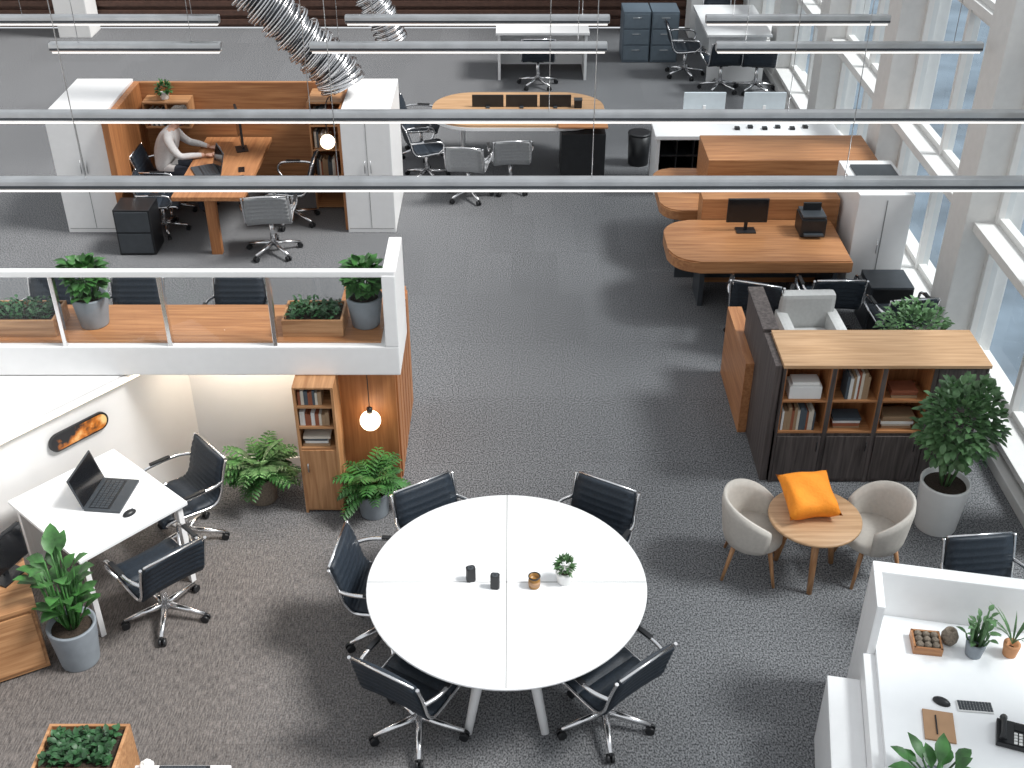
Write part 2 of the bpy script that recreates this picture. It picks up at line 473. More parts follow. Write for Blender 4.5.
protoD = None; protoM = None
def chair(x, y, dx, dy, style='d', s=.98):
    global protoD, protoM
    rot = face(dx, dy)
    if style == 'd':
        if protoD is None: protoD = make_chair('office_chair', dark, chrome, (x, y, 0), rot, s); return protoD
        return clone(protoD, 'office_chair', (x, y, 0), rot, s)
    if protoM is None: protoM = make_chair('mesh_office_chair', meshg, chrome, (x, y, 0), rot, s); return protoM
    return clone(protoM, 'mesh_office_chair', (x, y, 0), rot, s)

# main table chairs
chair(-.48, 6.41, .55, -.85); chair(.53, 6.41, -.5, -.85)
chair(-.86, 5.96, 1, -.12); chair(-.60, 5.12, .52, .85); chair(.60, 5.17, -.65, .76)

# ------------------------------------------------------------------ round conference table
TC = (-.035, 5.70)
g_ = Grp('round_conference_table', (*TC, 0))
g_.lathe('top', [(0, .715), (.89, .715), (.91, .722), (.918, .735), (.918, .744), (.912, .75), (0, .75)], white_gloss, seg=96)
g_.box('seam_lengthwise', -.003, .003, -.912, .912, .7495, .7512, seamm, 0)
g_.box('seam_crosswise', -.912, .912, -.003, .003, .7495, .7512, seamm, 0)
def legs(bm):
    for sx in (-1, 1):
        for sy in (-1, 1):
            bm_tube(bm, [(sx*.10, sy*.30, .71), (sx*.25, sy*.62, .012)], [.045, .028], 10)
    for sy in (-1, 1): bm_box(bm, -.2, .2, sy*.32-.04, sy*.32+.04, .68, .715, .01)
    bm_box(bm, -.04, .04, -.32, .32, .68, .715, .01)
g_.mesh('splayed_legs', legs, white)

def speaker(x, y, r):
    g_ = Grp('desk_speaker', (x, y, .752), r)
    g_.prism('body', rrect(-.03, .03, -.025, .025, .012), 0, .105, black, .004)
    g_.lathe('top_ring', [(.008, .1055), (.018, .1065), (.02, .1055)], dgray)
speaker(-.27, 5.72, .3); speaker(-.11, 5.65, -.1)
g_ = Grp('candle_jar', (.145, 5.66, .752))
g_.lathe('jar', [(0, 0), (.036, 0), (.038, .01), (.038, .085), (.034, .085), (.034, .06), (0, .06)], gold)
g_.lathe('rim', [(.039, .08), (.041, .088), (.036, .092), (.033, .086)], black)
g_.lathe('label', [(.0385, .02), (.0392, .02), (.0392, .055), (.0385, .055)], kraft)
g_ = Grp('potted_succulent', (.345, 5.71, .752))
pot(g_, .062, .085, potwhite, .8)
g_.mesh('leaves', lambda bm: bush(bm, (0, 0, .12), (.05, .05, .07), 150, .045, .013, -.1), leaf_c)

# ------------------------------------------------------------------ left mezzanine nook
NK = Grp('white_partition_counter')
NK.box('slab', -6.2, -.85, 7.5, 8.15, 1.21, 1.46, white, .01)
NK.box('wood_top', -6.1, -.99, 7.56, 8.13, 1.46, 1.475, wood_ox, .003)
NK.box('end_upright', -.95, -.85, 7.5, 8.15, 1.46, 2.06, white, .008)
NK.box('handrail', -6.2, -.85, 7.505, 7.56, 2.045, 2.095, white, .01)
def rg(bm):
    bm.faces.new([bm.verts.new(c) for c in ((-6.15, 7.54, 1.46), (-.95, 7.54, 1.46), (-.95, 7.54, 2.045), (-6.15, 7.54, 2.045))])
NK.mesh('rail_glass', rg, clear)
def posts(bm):
    for x in (-5.73, -4.94, -4.15, -3.36, -2.57, -1.78): bm_box(bm, x-.016, x+.016, 7.51, 7.56, 1.46, 2.05, .003)
NK.mesh('rail_posts', posts, chrome)
bm = bmesh.new(); bm_box(bm, -2.75, -1.45, 7.97, 8.1, 0, 1.21); obj('wall_nook', bm, white_wall)
bm = bmesh.new(); bm_box(bm, -2.6, -1.45, 7.95, 7.972, 0, .09, .004); obj('baseboard_nook', bm, white)
bm = bmesh.new(); bm_prism(bm, [(-2.6, 8.0), (-2.95, 7.99), (-6.2, 7.99), (-6.2, 4.6), (-5.33, 4.6)], 0, 1.2); obj('wall_diagonal', bm, white_wall)
dirw = Vector((.629, .777, 0)); nw = Vector((.777, -.629, 0)); A = Vector((-2.6, 8.0, 0))
angw = math.atan2(.777, .629)
g_ = Grp('led_strip_light', (A-dirw*1.9+nw*.02+Vector((0, 0, 1.165))), angw)
g_.box('channel', -1.1, 1.45, -.02, .0, -.01, .03, white, .003)
g_.box('diffuser', -1.1, 1.45, -.028, -.02, -.008, .012, led, 0)
def area(name, loc, size, size_y, energy, col, rot):
    l = bpy.data.lights.new(name, 'AREA'); l.shape = 'RECTANGLE'; l.size = size; l.size_y = size_y; l.energy = energy; l.color = col
    o = bpy.data.objects.new(name, l); o.location = loc; o.rotation_euler = rot; sc.collection.objects.link(o); return o
area('nook_downlight', (-2.1, 7.74, 1.19), 1.0, .06, 8, (1, .84, .66), (R(-8), 0, 0))

art, nt, b = _new('sunset_art_print')
tc = nt.nodes.new('ShaderNodeTexCoord'); n1 = nt.nodes.new('ShaderNodeTexNoise'); n1.inputs['Scale'].default_value = 7; n1.inputs['Detail'].default_value = 4
nt.links.new(tc.outputs['Object'], n1.inputs['Vector']); r_ = nt.nodes.new('ShaderNodeValToRGB')
cr = r_.color_ramp; cr.elements[0].position = .46; cr.elements[0].color = (.01, .01, .012, 1); cr.elements[1].position = .68; cr.elements[1].color = (.9, .6, .25, 1)
e_ = cr.elements.new(.56); e_.color = (.6, .18, .02, 1)
nt.links.new(n1.outputs['Fac'], r_.inputs['Fac']); nt.links.new(r_.outputs['Color'], b.inputs['Base Color'])
pa = Vector((-3.275, 7.168, .93))
g_ = Grp('deck_wall_art', (pa.x+.012, pa.y-.012, pa.z), angw)
def deck(bm):
    poly = rrect(-.25, .25, -.075, .075, .073, 10)
    bm_prism(bm, poly, 0, .02, .003)
    bmesh.ops.rotate(bm, verts=bm.verts[:], cent=(0, 0, 0), matrix=Matrix.Rotation(R(90), 3, 'X'))
g_.mesh('deck', deck, black)
def deck2(bm):
    bm_prism(bm, rrect(-.235, .235, -.062, .062, .06, 10), .0202, .0215)
    bmesh.ops.rotate(bm, verts=bm.verts[:], cent=(0, 0, 0), matrix=Matrix.Rotation(R(90), 3, 'X'))
g_.mesh('print', deck2, art)

g_ = Grp('wood_clad_pillar')
g_.box('core', -1.45, -.92, 7.70, 8.95, 0, 1.205, wood_o, .004)
def slats(bm):
    for k in range(6): bm_box(bm, -.92, -.905, 7.74+k*.2, 7.90+k*.2, .05, 1.19, .004)
g_.mesh('side_slats', slats, wood_o)

def books(x0, x1, y0, z, h, dep=.16, lean=False):
    bm = bmesh.new(); x = x0
    while x < x1-.02:
        w = random.uniform(.014, .032); hh = h*random.uniform(.75, 1)
        bm_box(bm, x, min(x+w, x1), y0, y0+dep*random.uniform(.8, 1), z, z+hh, 0, random.randrange(5)); x += w+.0015
    return obj('books', bm, book_m)
def bookpile(x0, x1, y0, z, n, dep=.16):
    bm = bmesh.new()
    for k in range(n):
        i = random.uniform(0, .02); bm_box(bm, x0+i, x1-random.uniform(0, .03), y0+random.uniform(0, .02), y0+dep, z+k*.024, z+k*.024+.022, 0, random.randrange(5))
    return obj('books', bm, book_m)

g_ = Grp('tall_bookcase')
X0, X1, Y0, Y1 = -1.66, -1.35, 7.33, 7.62
g_.box('side_left', X0, X0+.02, Y0, Y1, 0, 1.19, wood_z, .002); g_.box('side_right', X1-.02, X1, Y0, Y1, 0, 1.19, wood_z, .002)
g_.box('top', X0, X1, Y0, Y1, 1.19, 1.205, wood_y, .002); g_.box('back', X0+.02, X1-.02, Y1-.015, Y1, 0, 1.19, wood_z, 0)
for z in (.02, .62, .82, 1.01): g_.box('shelf', X0+.02, X1-.02, Y0+.01, Y1-.015, z, z+.018, wood_x, .001)
g_.box('door', X0+.02, X1-.02, Y0, Y0+.018, .04, .62, wood_z, .003)
g_.tube('handle', [(X0+.06, Y0-.012, .42), (X0+.06, Y0-.012, .5)], .006, alu)
books(X0+.03, X1-.05, Y0+.03, .839, .13); books(X0+.03, X1-.09, Y0+.03, 1.029, .13); bookpile(X0+.03, X1-.06, Y0+.03, .639, 4)

g_ = Grp('globe_pendant_lamp', (-1.12, 7.57, 0))
g_.ell('globe', (0, 0, .74), (.083, .083, .083), bulb)
g_.tube('cord', [(0, 0, .84), (0, 0, 1.21)], .004, black, 6)
g_.lathe('socket', [(0, .815), (.025, .815), (.022, .86), (0, .865)], black)

g_ = Grp('potted_fern', (-2.04, 7.52, 0)); pot(g_, .13, .24, basket, .85)
g_.mesh('fronds', lambda bm: fern(bm, (0, 0, .24), 56, .36, .15), leaf_a)
g_ = Grp('potted_fern', (-1.11, 7.34, 0)); pot(g_, .13, .22, potgray, .85)
g_.mesh('fronds', lambda bm: fern(bm, (0, 0, .22), 56, .33, .17), leaf_a)

def planter(name, x0, x1, y0, y1, z0, z1, lf, n=260, L=.06, W=.035, hh=.08):
    g_ = Grp(name)
    t = .018
    g_.box('front', x0, x1, y0, y0+t, z0, z1, wood_x, .003); g_.box('back', x0, x1, y1-t, y1, z0, z1, wood_x, .003)
    g_.box('side_a', x0, x0+t, y0+t, y1-t, z0, z1, wood_x, .003); g_.box('side_b', x1-t, x1, y0+t, y1-t, z0, z1, wood_x, .003)
    g_.box('soil', x0+t, x1-t, y0+t, y1-t, z0, z1-.03, soil, 0)
    def f(bm):
        for _ in range(n):
            p = (random.uniform(x0+.05, x1-.05), random.uniform(y0+.05, y1-.05), z1-.03+random.uniform(0, hh))
            leaf(bm, p, (random.uniform(-1, 1), random.uniform(-1, 1), random.uniform(.1, 1.2)), L*random.uniform(.7, 1.2), W, .25)
    g_.mesh('foliage', f, lf)
planter('wooden_planter_box', -4.1, -3.46, 7.62, 7.94, 1.476, 1.62, leaf_b, 420, .045, .026)
planter('wooden_planter_box', -1.74, -1.28, 7.62, 7.94, 1.476, 1.62, leaf_b, 340, .045, .026)
for x in (-3.23, -1.13):
    g_ = Grp('potted_basil', (x, 7.83, 1.476)); pot(g_, .14, .25, potgray, .75)
    def f(bm):
        broad(bm, (0, 0, .22), 36, .30, .11, .075, .36); bush(bm, (0, 0, .40), (.13, .11, .14), 150, .085, .06)
    g_.mesh('leaves', f, leaf_a)
for x in (-2.6, -3.58, -4.36): chair(x, 9.55, 0, -1)

# ------------------------------------------------------------------ left desk
DC = Vector((-2.97, 6.54, 0)); da = R(48)
g_ = Grp('white_desk', DC, da)
g_.box('top', -.43, .43, -.48, .48, .72, .75, white_gloss, .006)
def dl(bm):
    for sx in (-1, 1):
        for sy in (-1, 1): bm_box(bm, sx*.38-.02, sx*.38+.02, sy*.43-.02, sy*.43+.02, 0, .72, .004)
        bm_box(bm, sx*.38-.015, sx*.38+.015, -.43, .43, .68, .72, .003)
g_.mesh('legs', dl, white)
def laptop(name, loc, rot, s=1., open_=105):
    g_ = Grp(name, loc, rot, s)
    g_.box('base', -.17, .17, -.12, .12, 0, .016, dgray, .005)
    g_.box('keyboard', -.15, .15, -.045, .095, .0162, .0175, black, 0)
    def keys(bm):
        for i in range(12):
            for j in range(4): bm_box(bm, -.145+i*.0243, -.145+i*.0243+.02, -.03+j*.03, -.03+j*.03+.024, .0175, .0195)
    g_.mesh('keys', keys, dgray)
    def scr(bm, th=.008, ins=0, off=0):
        bm_box(bm, -.17+ins, .17-ins, -.004+off, .004+off, ins, .23-ins, .002)
        bmesh.ops.rotate(bm, verts=bm.verts[:], cent=(0, 0, 0), matrix=Matrix.Rotation(R(-(open_-90)), 3, 'X'))
        bmesh.ops.translate(bm, verts=bm.verts[:], vec=(0, .122, .014))
    g_.mesh('lid', scr, dgray); g_.mesh('screen', lambda bm: scr(bm, .001, .01, -.0015), screen)
laptop('laptop', (-2.88, 6.60, .751), R(84), 1.1, 106)
def mouse(x, y, z, r=0.):
    g_ = Grp('computer_mouse', (x, y, z), r)
    g_.mesh('body', lambda bm: (bm_ell(bm, (0, 0, .004), (.03, .052, .026)), bmesh.ops.bisect_plane(bm, geom=bm.verts[:]+bm.edges[:]+bm.faces[:], plane_co=(0, 0, 0), plane_no=(0, 0, -1), clear_outer=True)), black)
    g_.box('wheel', -.004, .004, .015, .032, .024, .032, dgray, .002)
mouse(-2.70, 6.40, .751, -.7)
chair(-2.53, 6.99, -.75, -.65, 'd', .93); chair(-2.49, 6.16, -.7, .72, 'd', .95)

g_ = Grp('potted_rubber_plant', (-2.99, 5.74, 0)); pot(g_, .165, .34, potgray, .78)
def f(bm):
    broad(bm, (0, 0, .3), 50, .62, .15, .10, .38, (.5, 1.5))
g_.mesh('leaves', f, leaf_a)

g_ = Grp('wooden_sideboard', (-3.63, 5.72, 0), R(28))
g_.box('carcass', -.38, .38, -.27, .27, .02, .56, wood_x, .004); g_.box('top', -.4, .4, -.29, .29, .56, .59, wood_x, .004)
for k in range(2): g_.box('drawer_front', -.36+k*.37, -.01+k*.37, -.285, -.27, .06, .53, wood_x, .004)
def monitor(g_, w=.5, h=.3, z=.12):
    g_.box('stand_foot', -.1, .1, -.07, .07, 0, .012, black, .004); g_.box('stand_neck', -.018, .018, .01, .03, .01, z+.12, black, .003)
    g_.box('casing', -w/2, w/2, -.014, .014, z, z+h, black, .006); g_.box('display', -w/2+.012, w/2-.012, -.0155, -.0142, z+.012, z+h-.012, screen, 0)
g_ = Grp('desktop_monitor', (-3.42, 5.93, .591), R(66)); monitor(g_, .38, .28, .06)

planter('wooden_planter_box', -2.58, -2.13, 4.10, 4.42, 0, .87, leaf_b, 380, .045, .03, .06)
g_ = Grp('white_side_desk'); g_.box('top', -2.08, -1.55, 3.3, 4.25, .70, .73, white, .005)
def f(bm):
    for x in (-2.04, -1.59):
        for y in (3.34, 4.21): bm_box(bm, x-.02, x+.02, y-.02, y+.02, 0, .70)
g_.mesh('legs', f, white)
g_ = Grp('crumpled_paper_ball', (-2.0, 4.21, .73))
def f(bm):
    bmesh.ops.create_icosphere(bm, subdivisions=3, radius=.04)
    for v in bm.verts: v.co = v.co*(1+random.uniform(-.16, .12))+Vector((0, 0, .036))
g_.mesh('crumple', f, paper)
g_ = Grp('computer_keyboard', (-1.80, 4.19, .731), 0); g_.box('body', -.14, .14, -.05, .045, 0, .016, black, .004)
g_.mesh('keys', lambda bm: [bm_box(bm, -.13+i*.018, -.115+i*.018, -.04+j*.02, -.024+j*.02, .016, .019) for i in range(14) for j in range(4)], dgray)

# ------------------------------------------------------------------ right bookcase unit
g_ = Grp('low_bookcase')
X0, X1, Y0, Y1, H = 2.14, 3.75, 7.73, 8.27, 1.16
g_.box('top', X0-.01, X1+.01, Y0-.015, Y1, H-.03, H, wood_l, .004)
g_.box('back', X0, X1, Y1-.02, Y1, 0, H-.03, wood_gray, 0)
g_.box('base_cabinet', X0, X1, Y0+.012, Y1-.02, .0, .50, wood_gray, .002)
cols = [X0, X0+.40, X0+.80, X0+1.20, X1]
for x in cols: g_.box('divider', x-.018 if x > X0 else x, x+.018 if x < X1 else x, Y0, Y1-.02, .0, H-.03, wood_gray, .002)
for k in range(4):
    a, c = cols[k]+.018, cols[k+1]-.018
    g_.box('door', a+.004, c-.004, Y0-.004, Y0+.012, .04, .47, wood_gray, .004)
    g_.tube('handle', [(c-.03, Y0-.014, .33), (c-.03, Y0-.014, .42)], .005, black)
    if k < 3:
        for z in (.50, .80): g_.box('shelf', a, c, Y0+.004, Y1-.03, z, z+.02, wood_ox, .001)
        g_.box('lining', a, c, Y0+.3, Y0+.31, .52, H-.03, wood_o, 0)
        g_.box('lining_side', a, a+.008, Y0+.005, Y0+.3, .52, H-.03, wood_o, 0); g_.box('lining_side', c-.008, c, Y0+.005, Y0+.3, .52, H-.03, wood_o, 0)
    else: g_.box('upper_door', a+.004, c-.004, Y0-.004, Y0+.012, .50, H-.04, wood_gray, .004)
books(cols[0]+.04, cols[0]+.33, Y0+.02, .521, .22); bookpile(cols[1]+.06, cols[1]+.3, Y0+.03, .521, 4); bookpile(cols[2]+.05, cols[2]+.33, Y0+.03, .521, 5)
books(cols[1]+.12, cols[1]+.3, Y0+.02, .821, .25)
g_ = Grp('storage_basket', (cols[0]+.2, Y0+.1, .821))
g_.box('body', -.13, .13, -.08, .08, 0, .12, potwhite, .012); g_.box('folded_cloth', -.11, .11, -.065, .065, .12, .15, paper, .012)
bookpile(cols[2]+.08, cols[2]+.32, Y0+.03, .821, 3)
g_ = Grp('wooden_screen_partition'); g_.box('panel', 2.075, 2.13, 7.76, 9.0, 0, 1.13, wood_gray, .004); g_.box('cap', 2.065, 2.20, 8.28, 9.02, 1.13, 1.16, wood_gray, .004)
g_.box('side_panel', 2.0, 2.075, 8.45, 9.45, 0, .72, wood_oy, .004); g_.box('side_panel_return', 2.075, 2.13, 9.0, 9.45, 0, .72, wood_oy, .004)

g_ = Grp('potted_ficus', (3.37, 7.18, 0)); pot(g_, .19, .44, potwhite, .82)
def f(bm):
    for k in range(7):
        a = k*.9; bm_tube(bm, [(.03*math.cos(a), .03*math.sin(a), .40), (.1*math.cos(a), .1*math.sin(a), .7), (.2*math.cos(a), .2*math.sin(a), 1.05)], .009, 5)
    bush(bm, (0, 0, .98), (.31, .28, .38), 1000, .075, .048, -.8, .2)
g_.mesh('foliage', f, leaf_c)
g_ = Grp('potted_shrub', (3.5, 8.78, 0)); pot(g_, .2, .7, potgray, .8)
g_.mesh('foliage', lambda bm: bush(bm, (0, 0, .88), (.30, .25, .24), 560, .06, .035, -.4, .2), leaf_c)

def armchair(name, x, y, dx, dy, s=1.):
    g_ = Grp(name, (x, y, 0), face(dx, dy), s)
    def tub(bm):
        N = 26; n = N+1; outer = []; inner = []
        for i in range(n):
            th = R(-118+236*i/N); k = abs(th)/R(118)
            h = .80-.19*k**2.4
            co_ = []; ci = []
            for j in range(7):
                t = j/6; z = .34+(h-.34)*t; rr = .225+.055*t**.7
                e = .026 if 0 < j < 6 else .012
                co_.append(bm.verts.new((math.sin(th)*(rr+e), -math.cos(th)*(rr+e), z)))
                ci.append(bm.verts.new((math.sin(th)*(rr-e), -math.cos(th)*(rr-e), z)))
            outer.append(co_); inner.append(ci)
        def q(*v): bm.faces.new(v).smooth = True
        for i in range(N):
            for j in range(6):
                q(outer[i][j], outer[i+1][j], outer[i+1][j+1], outer[i][j+1]); q(inner[i][j], inner[i][j+1], inner[i+1][j+1], inner[i+1][j])
            q(outer[i][6], outer[i+1][6], inner[i+1][6], inner[i][6]); q(outer[i][0], inner[i][0], inner[i+1][0], outer[i+1][0])
        for i in (0, N):
            for j in range(6): q(outer[i][j], outer[i][j+1], inner[i][j+1], inner[i][j])
    g_.mesh('curved_back', tub, cream)
    g_.lathe('seat_cushion', [(0, .33), (.22, .33), (.25, .36), (.25, .42), (.22, .445), (0, .455)], cream)
    def lg(bm):
        for sx in (-1, 1):
            for sy in (-1, 1): bm_tube(bm, [(sx*.15, sy*.15, .34), (sx*.22, sy*.22, .0)], [.022, .013], 8)
    g_.mesh('wooden_legs', lg, wood_z)
armchair('tub_chair', 1.80, 6.68, .9, -.2, .87); armchair('tub_chair', 2.68, 6.66, -.9, -.15, .87)
g_ = Grp('lounge_armchair', (2.80, 9.42, 0), R(182), .92)
g_.box('seat_base', -.27, .27, -.27, .27, .12, .34, ltgray, .03); g_.box('seat_cushion', -.20, .20, -.18, .28, .34, .46, ltgray, .04)
g_.box('backrest', -.28, .28, -.34, -.2, .12, .82, ltgray, .045)
for sx in (-1, 1): g_.box('armrest', sx*.26-.06, sx*.26+.06, -.3, .26, .12, .62, ltgray, .04)
def f(bm):
    for sx in (-1, 1):
        for sy in (-1, 1): bm_tube(bm, [(sx*.24, sy*.22, .13), (sx*.26, sy*.24, 0)], [.02, .014], 8)
g_.mesh('legs', f, wood_z)
g_ = Grp('round_side_table', (2.22, 6.63, 0))
g_.lathe('top', [(0, .515), (.32, .515), (.338, .525), (.338, .538), (.328, .545), (0, .545)], wood_l, seg=48)
def f(bm):
    for k in range(3):
        a = R(-95+120*k); bm_tube(bm, [(.16*math.cos(a), .16*math.sin(a), .515), (.24*math.cos(a), .24*math.sin(a), 0)], [.03, .02], 10)
g_.mesh('legs', f, wood_z)
g_ = Grp('orange_cushion', (2.17, 6.70, .549), R(8), 1.1)
def f(bm):
    N = 14
    for sgn in (1, -1):
        gr = []
        for i in range(N+1):
            row = []
            for j in range(N+1):
                u = 2*i/N-1; v = 2*j/N-1
                h = .09*((1-u**4)*(1-v**4))**.5
                row.append(bm.verts.new((.18*u*(1-.14*(1-abs(v)**1.5)*abs(u)**3), .18*v*(1-.14*(1-abs(u)**1.5)*abs(v)**3), sgn*h*(1+.12*math.sin(5*u+3*v)))))
            gr.append(row)
        for i in range(N):
            for j in range(N): bm.faces.new((gr[i][j], gr[i+1][j], gr[i+1][j+1], gr[i][j+1])).smooth = True
    bmesh.ops.remove_doubles(bm, verts=bm.verts[:], dist=.0008)
    bmesh.ops.rotate(bm, verts=bm.verts[:], cent=(0, 0, 0), matrix=Matrix.Rotation(R(20), 3, 'X'))
    zz = min(v.co.z for v in bm.verts)
    for v in bm.verts: v.co.z -= zz
g_.mesh('cushion', f, orange)
g_ = Grp('small_round_table', (3.08, 8.72, 0))
g_.lathe('top', [(0, .68), (.18, .68), (.19, .69), (.18, .7), (0, .7)], wood_l); g_.lathe('pedestal', [(0, 0), (.12, 0), (.12, .015), (.02, .03), (.02, .68)], wood_z)
chair(3.22, 5.78, .1, -1)

# ------------------------------------------------------------------ reception counter lower right
RC = Grp('reception_counter', (2.26, 5.52, 0), R(-11))
RC.box('rear_parapet', 0, 1.80, -.10, 0, 0, 1.10, white, .01)
RC.box('side_parapet', 0, .05, -.42, -.10, 0, 1.10, white, .01)
RC.box('worktop', .05, 1.66, -1.75, -.10, .71, .75, white_gloss, .006)
RC.box('side_cabinet', -.02, .30, -1.7, -.42, 0, .71, white, .006)
RC.box('pedestal_box', -.22, -.02, -1.6, -.52, 0, .58, white, .012)
RC.box('front_panel', .3, 1.6, -.42, -.38, .1, .71, white, 0)
g_ = Grp('pine_cone_tray', (2.54, 5.13, .751), R(-8))
g_.box('tray', -.085, .085, -.08, .08, 0, .02, wood_gray, .003)
def f(bm):
    for sx, sy, w, d in ((-.08, 0, .006, .08), (.08, 0, .006, .08), (0, -.075, .085, .006), (0, .075, .085, .006)):
        bm_box(bm, sx-w, sx+w, sy-d, sy+d, .0, .055)
g_.mesh('rim', f, wood_ox)
def f(bm):
    for i in range(3):
        for j in range(3):
            c = (-.048+i*.048, -.045+j*.045, .05); bm_ell(bm, c, (.025, .022, .025), seg=8, rings=6)
g_.mesh('pine_cones', f, basket)
g_ = Grp('stone_vase', (2.69, 5.16, .751)); g_.lathe('body', [(0, 0), (.035, 0), (.05, .03), (.052, .06), (.035, .10), (.025, .11), (.018, .1), (0, .08)], basket)
g_ = Grp('potted_herb', (2.81, 5.06, .751)); pot(g_, .06, .10, potgray, .8)
g_.mesh('leaves', lambda bm: broad(bm, (0, 0, .08), 22, .28, .07, .035, .22, (.4, 1.5)), leaf_c)
g_ = Grp('potted_spider_plant', (3.03, 5.06, .751)); pot(g_, .05, .09, terra, .8)
def f(bm):
    for k in range(16):
        a = random.uniform(0, 6.28); leaf(bm, (0, 0, .08), (math.cos(a)*.5, math.sin(a)*.5, 1), random.uniform(.2, .32), .014, .28)
g_.mesh('leaves', f, leaf_c)
g_ = Grp('notebook', (2.43, 4.50, .751), R(-12)); g_.box('cover', -.085, .085, -.11, .11, 0, .012, kraft, .003); g_.box('pages', -.08, .082, -.105, .105, .002, .0105, paper, 0)
g_.box('pen', -.02, -.012, -.07, .07, .012, .020, black, .003)
mouse(2.50, 4.68, .751, 1.)
g_ = Grp('computer_keyboard', (2.68, 4.64, .751), R(-6)); g_.box('body', -.10, .10, -.04, .04, 0, .012, potwhite, .004)
def f(bm):
    for i in range(11):
        for j in range(4): bm_box(bm, -.095+i*.0175, -.08+i*.0175, -.034+j*.018, -.019+j*.018, .012, .015)
g_.mesh('keys', f, dgray)
g_ = Grp('desk_telephone', (2.82, 4.42, .751), R(-20)); g_.prism('base', [(-.09, -.09), (.09, -.09), (.09, .09), (-.09, .09)], 0, .04, black)
g_.tube('handset', [(-.06, -.08, .06), (-.06, -.05, .075), (-.06, .05, .075), (-.06, .08, .06)], [.022, .014, .014, .022], black, 10)
g_.box('display', 0, .07, .02, .07, .04, .045, screen, 0)
def f(bm):
    for i in range(3):
        for j in range(4): bm_box(bm, .0+i*.026, .018+i*.026, -.08+j*.022, -.066+j*.022, .04, .047)
g_.mesh('buttons', f, paper)
g_ = Grp('potted_rubber_plant', (2.27, 4.08, .751)); pot(g_, .09, .08, potgray, .8)
g_.mesh('leaves', lambda bm: broad(bm, (0, 0, .06), 22, .08, .15, .07, .5), leaf_a)

# ------------------------------------------------------------------ right mid desks
g_ = Grp('curved_wooden_desk')
g_.prism('top', rrect(1.57, 3.37, 10.3, 11.27, .3, 8, (1, 0, 0, 1)), .62, .75, wood_ox, .014)
g_.box('support_panel', 1.95, 2.0, 10.75, 11.15, 0, .62, dgray, .004); g_.box('support_panel', 3.28, 3.33, 10.6, 11.2, 0, .62, dgray, .004)
g_.box('modesty_panel', 1.75, 3.33, 11.2, 11.24, .1, .62, dgray, .004)
g_.box('upstand', 2.0, 3.44, 11.28, 11.55, 0, .98, wood_ox, .006)
g_ = Grp('curved_wooden_desk')
g_.prism('top', rrect(1.62, 2.6, 11.57, 12.75, .22, 8, (1, 0, 0, 1)), .60, .72, wood_ox, .012)
g_.box('support_panel', 1.9, 1.95, 11.75, 12.55, 0, .60, dgray, .004)
g_.box('high_divider', 2.15, 4.0, 12.0, 12.75, 0, 1.12, wood_ox, .006)
g_ = Grp('desktop_monitor', (2.42, 11.0, .751), 0); monitor(g_, .42, .26, .10)
g_ = Grp('desktop_printer', (3.08, 10.98, .751), 0)
g_.box('body', -.13, .13, -.14, .14, 0, .2, black, .02); g_.box('lid', -.12, .12, -.13, .13, .205, .23, dgray, .012); g_.box('paper_tray', -.1, .1, -.19, -.14, .03, .05, dgray, .004)
g_.box('paper', -.09, .09, .02, .05, .22, .31, black, 0)
g_ = Grp('white_storage_cabinet')
g_.box('body', 3.48, 4.04, 10.80, 11.7, 0, 1.24, white, .008); g_.box('door_gap', 3.765, 3.775, 10.797, 10.80, .06, 1.18, seamm, 0)
g_.box('top_vent', 3.56, 3.99, 11.0, 11.55, 1.24, 1.26, dgray, .004)
g_.tube('handle', [(3.74, 10.785, .6), (3.74, 10.785, .75)], .006, alu)
g_ = Grp('dark_pedestal_cabinet'); g_.box('body', 3.57, 4.0, 10.22, 10.62, 0, .5, dgray, .01)
for k in range(2): g_.box('drawer', 3.59, 3.98, 10.205, 10.22, .03+k*.235, .25+k*.235, black, .004)
chair(2.42, 10.02, .35, 1); chair(3.12, 10.10, 0, 1); chair(3.72, 9.80, -.1, .9, 'd', .92)

g_ = Grp('white_reception_desk')
g_.box('top', 1.75, 4.02, 13.55, 14.3, .75, .80, white, .008); g_.box('body', 2.45, 4.0, 13.62, 14.25, 0, .75, white, .004)
g_.box('shelf_shell', 1.78, 2.45, 14.2, 14.25, 0, .75, black, 0); g_.box('side', 1.78, 1.82, 13.62, 14.2, 0, .75, white, 0)
for z in (.02, .26, .5): g_.box('shelf', 1.82, 2.45, 13.65, 14.2, z, z+.02, black, 0)
for x in (2.03, 2.24): g_.box('divider', x, x+.015, 13.66, 14.2, .02, .75, black, 0)
g_ = Grp('cable_socket_row')
g_.mesh('sockets', lambda bm: [bm_box(bm, 2.75+k*.17, 2.81+k*.17, 13.75+.05*(k % 2), 13.82+.05*(k % 2), .80, .83, .004) for k in range(6)], black)
for x in (2.40, 3.15):
    g_ = Grp('desktop_monitor', (x, 14.1, .801), 0)
    g_.box('stand_foot', -.1, .1, -.07, .07, 0, .012, white, .004); g_.box('stand_neck', -.018, .018, -.03, -.01, .01, .2, white, .003)
    g_.box('casing', -.26, .26, -.014, .014, .08, .36, paleblue, .006); g_.box('display', -.245, .245, .0142, .0155, .092, .348, screen, 0)

g_ = Grp('waste_bin', (1.68, 14.65, 0)); g_.lathe('bin', [(0, 0), (.13, 0), (.135, .01), (.15, .42), (.14, .42), (.125, .02), (0, .02)], black)
g_.lathe('lid_ring', [(.152, .41), (.156, .42), (.152, .435), (.12, .435), (0, .43)], black)

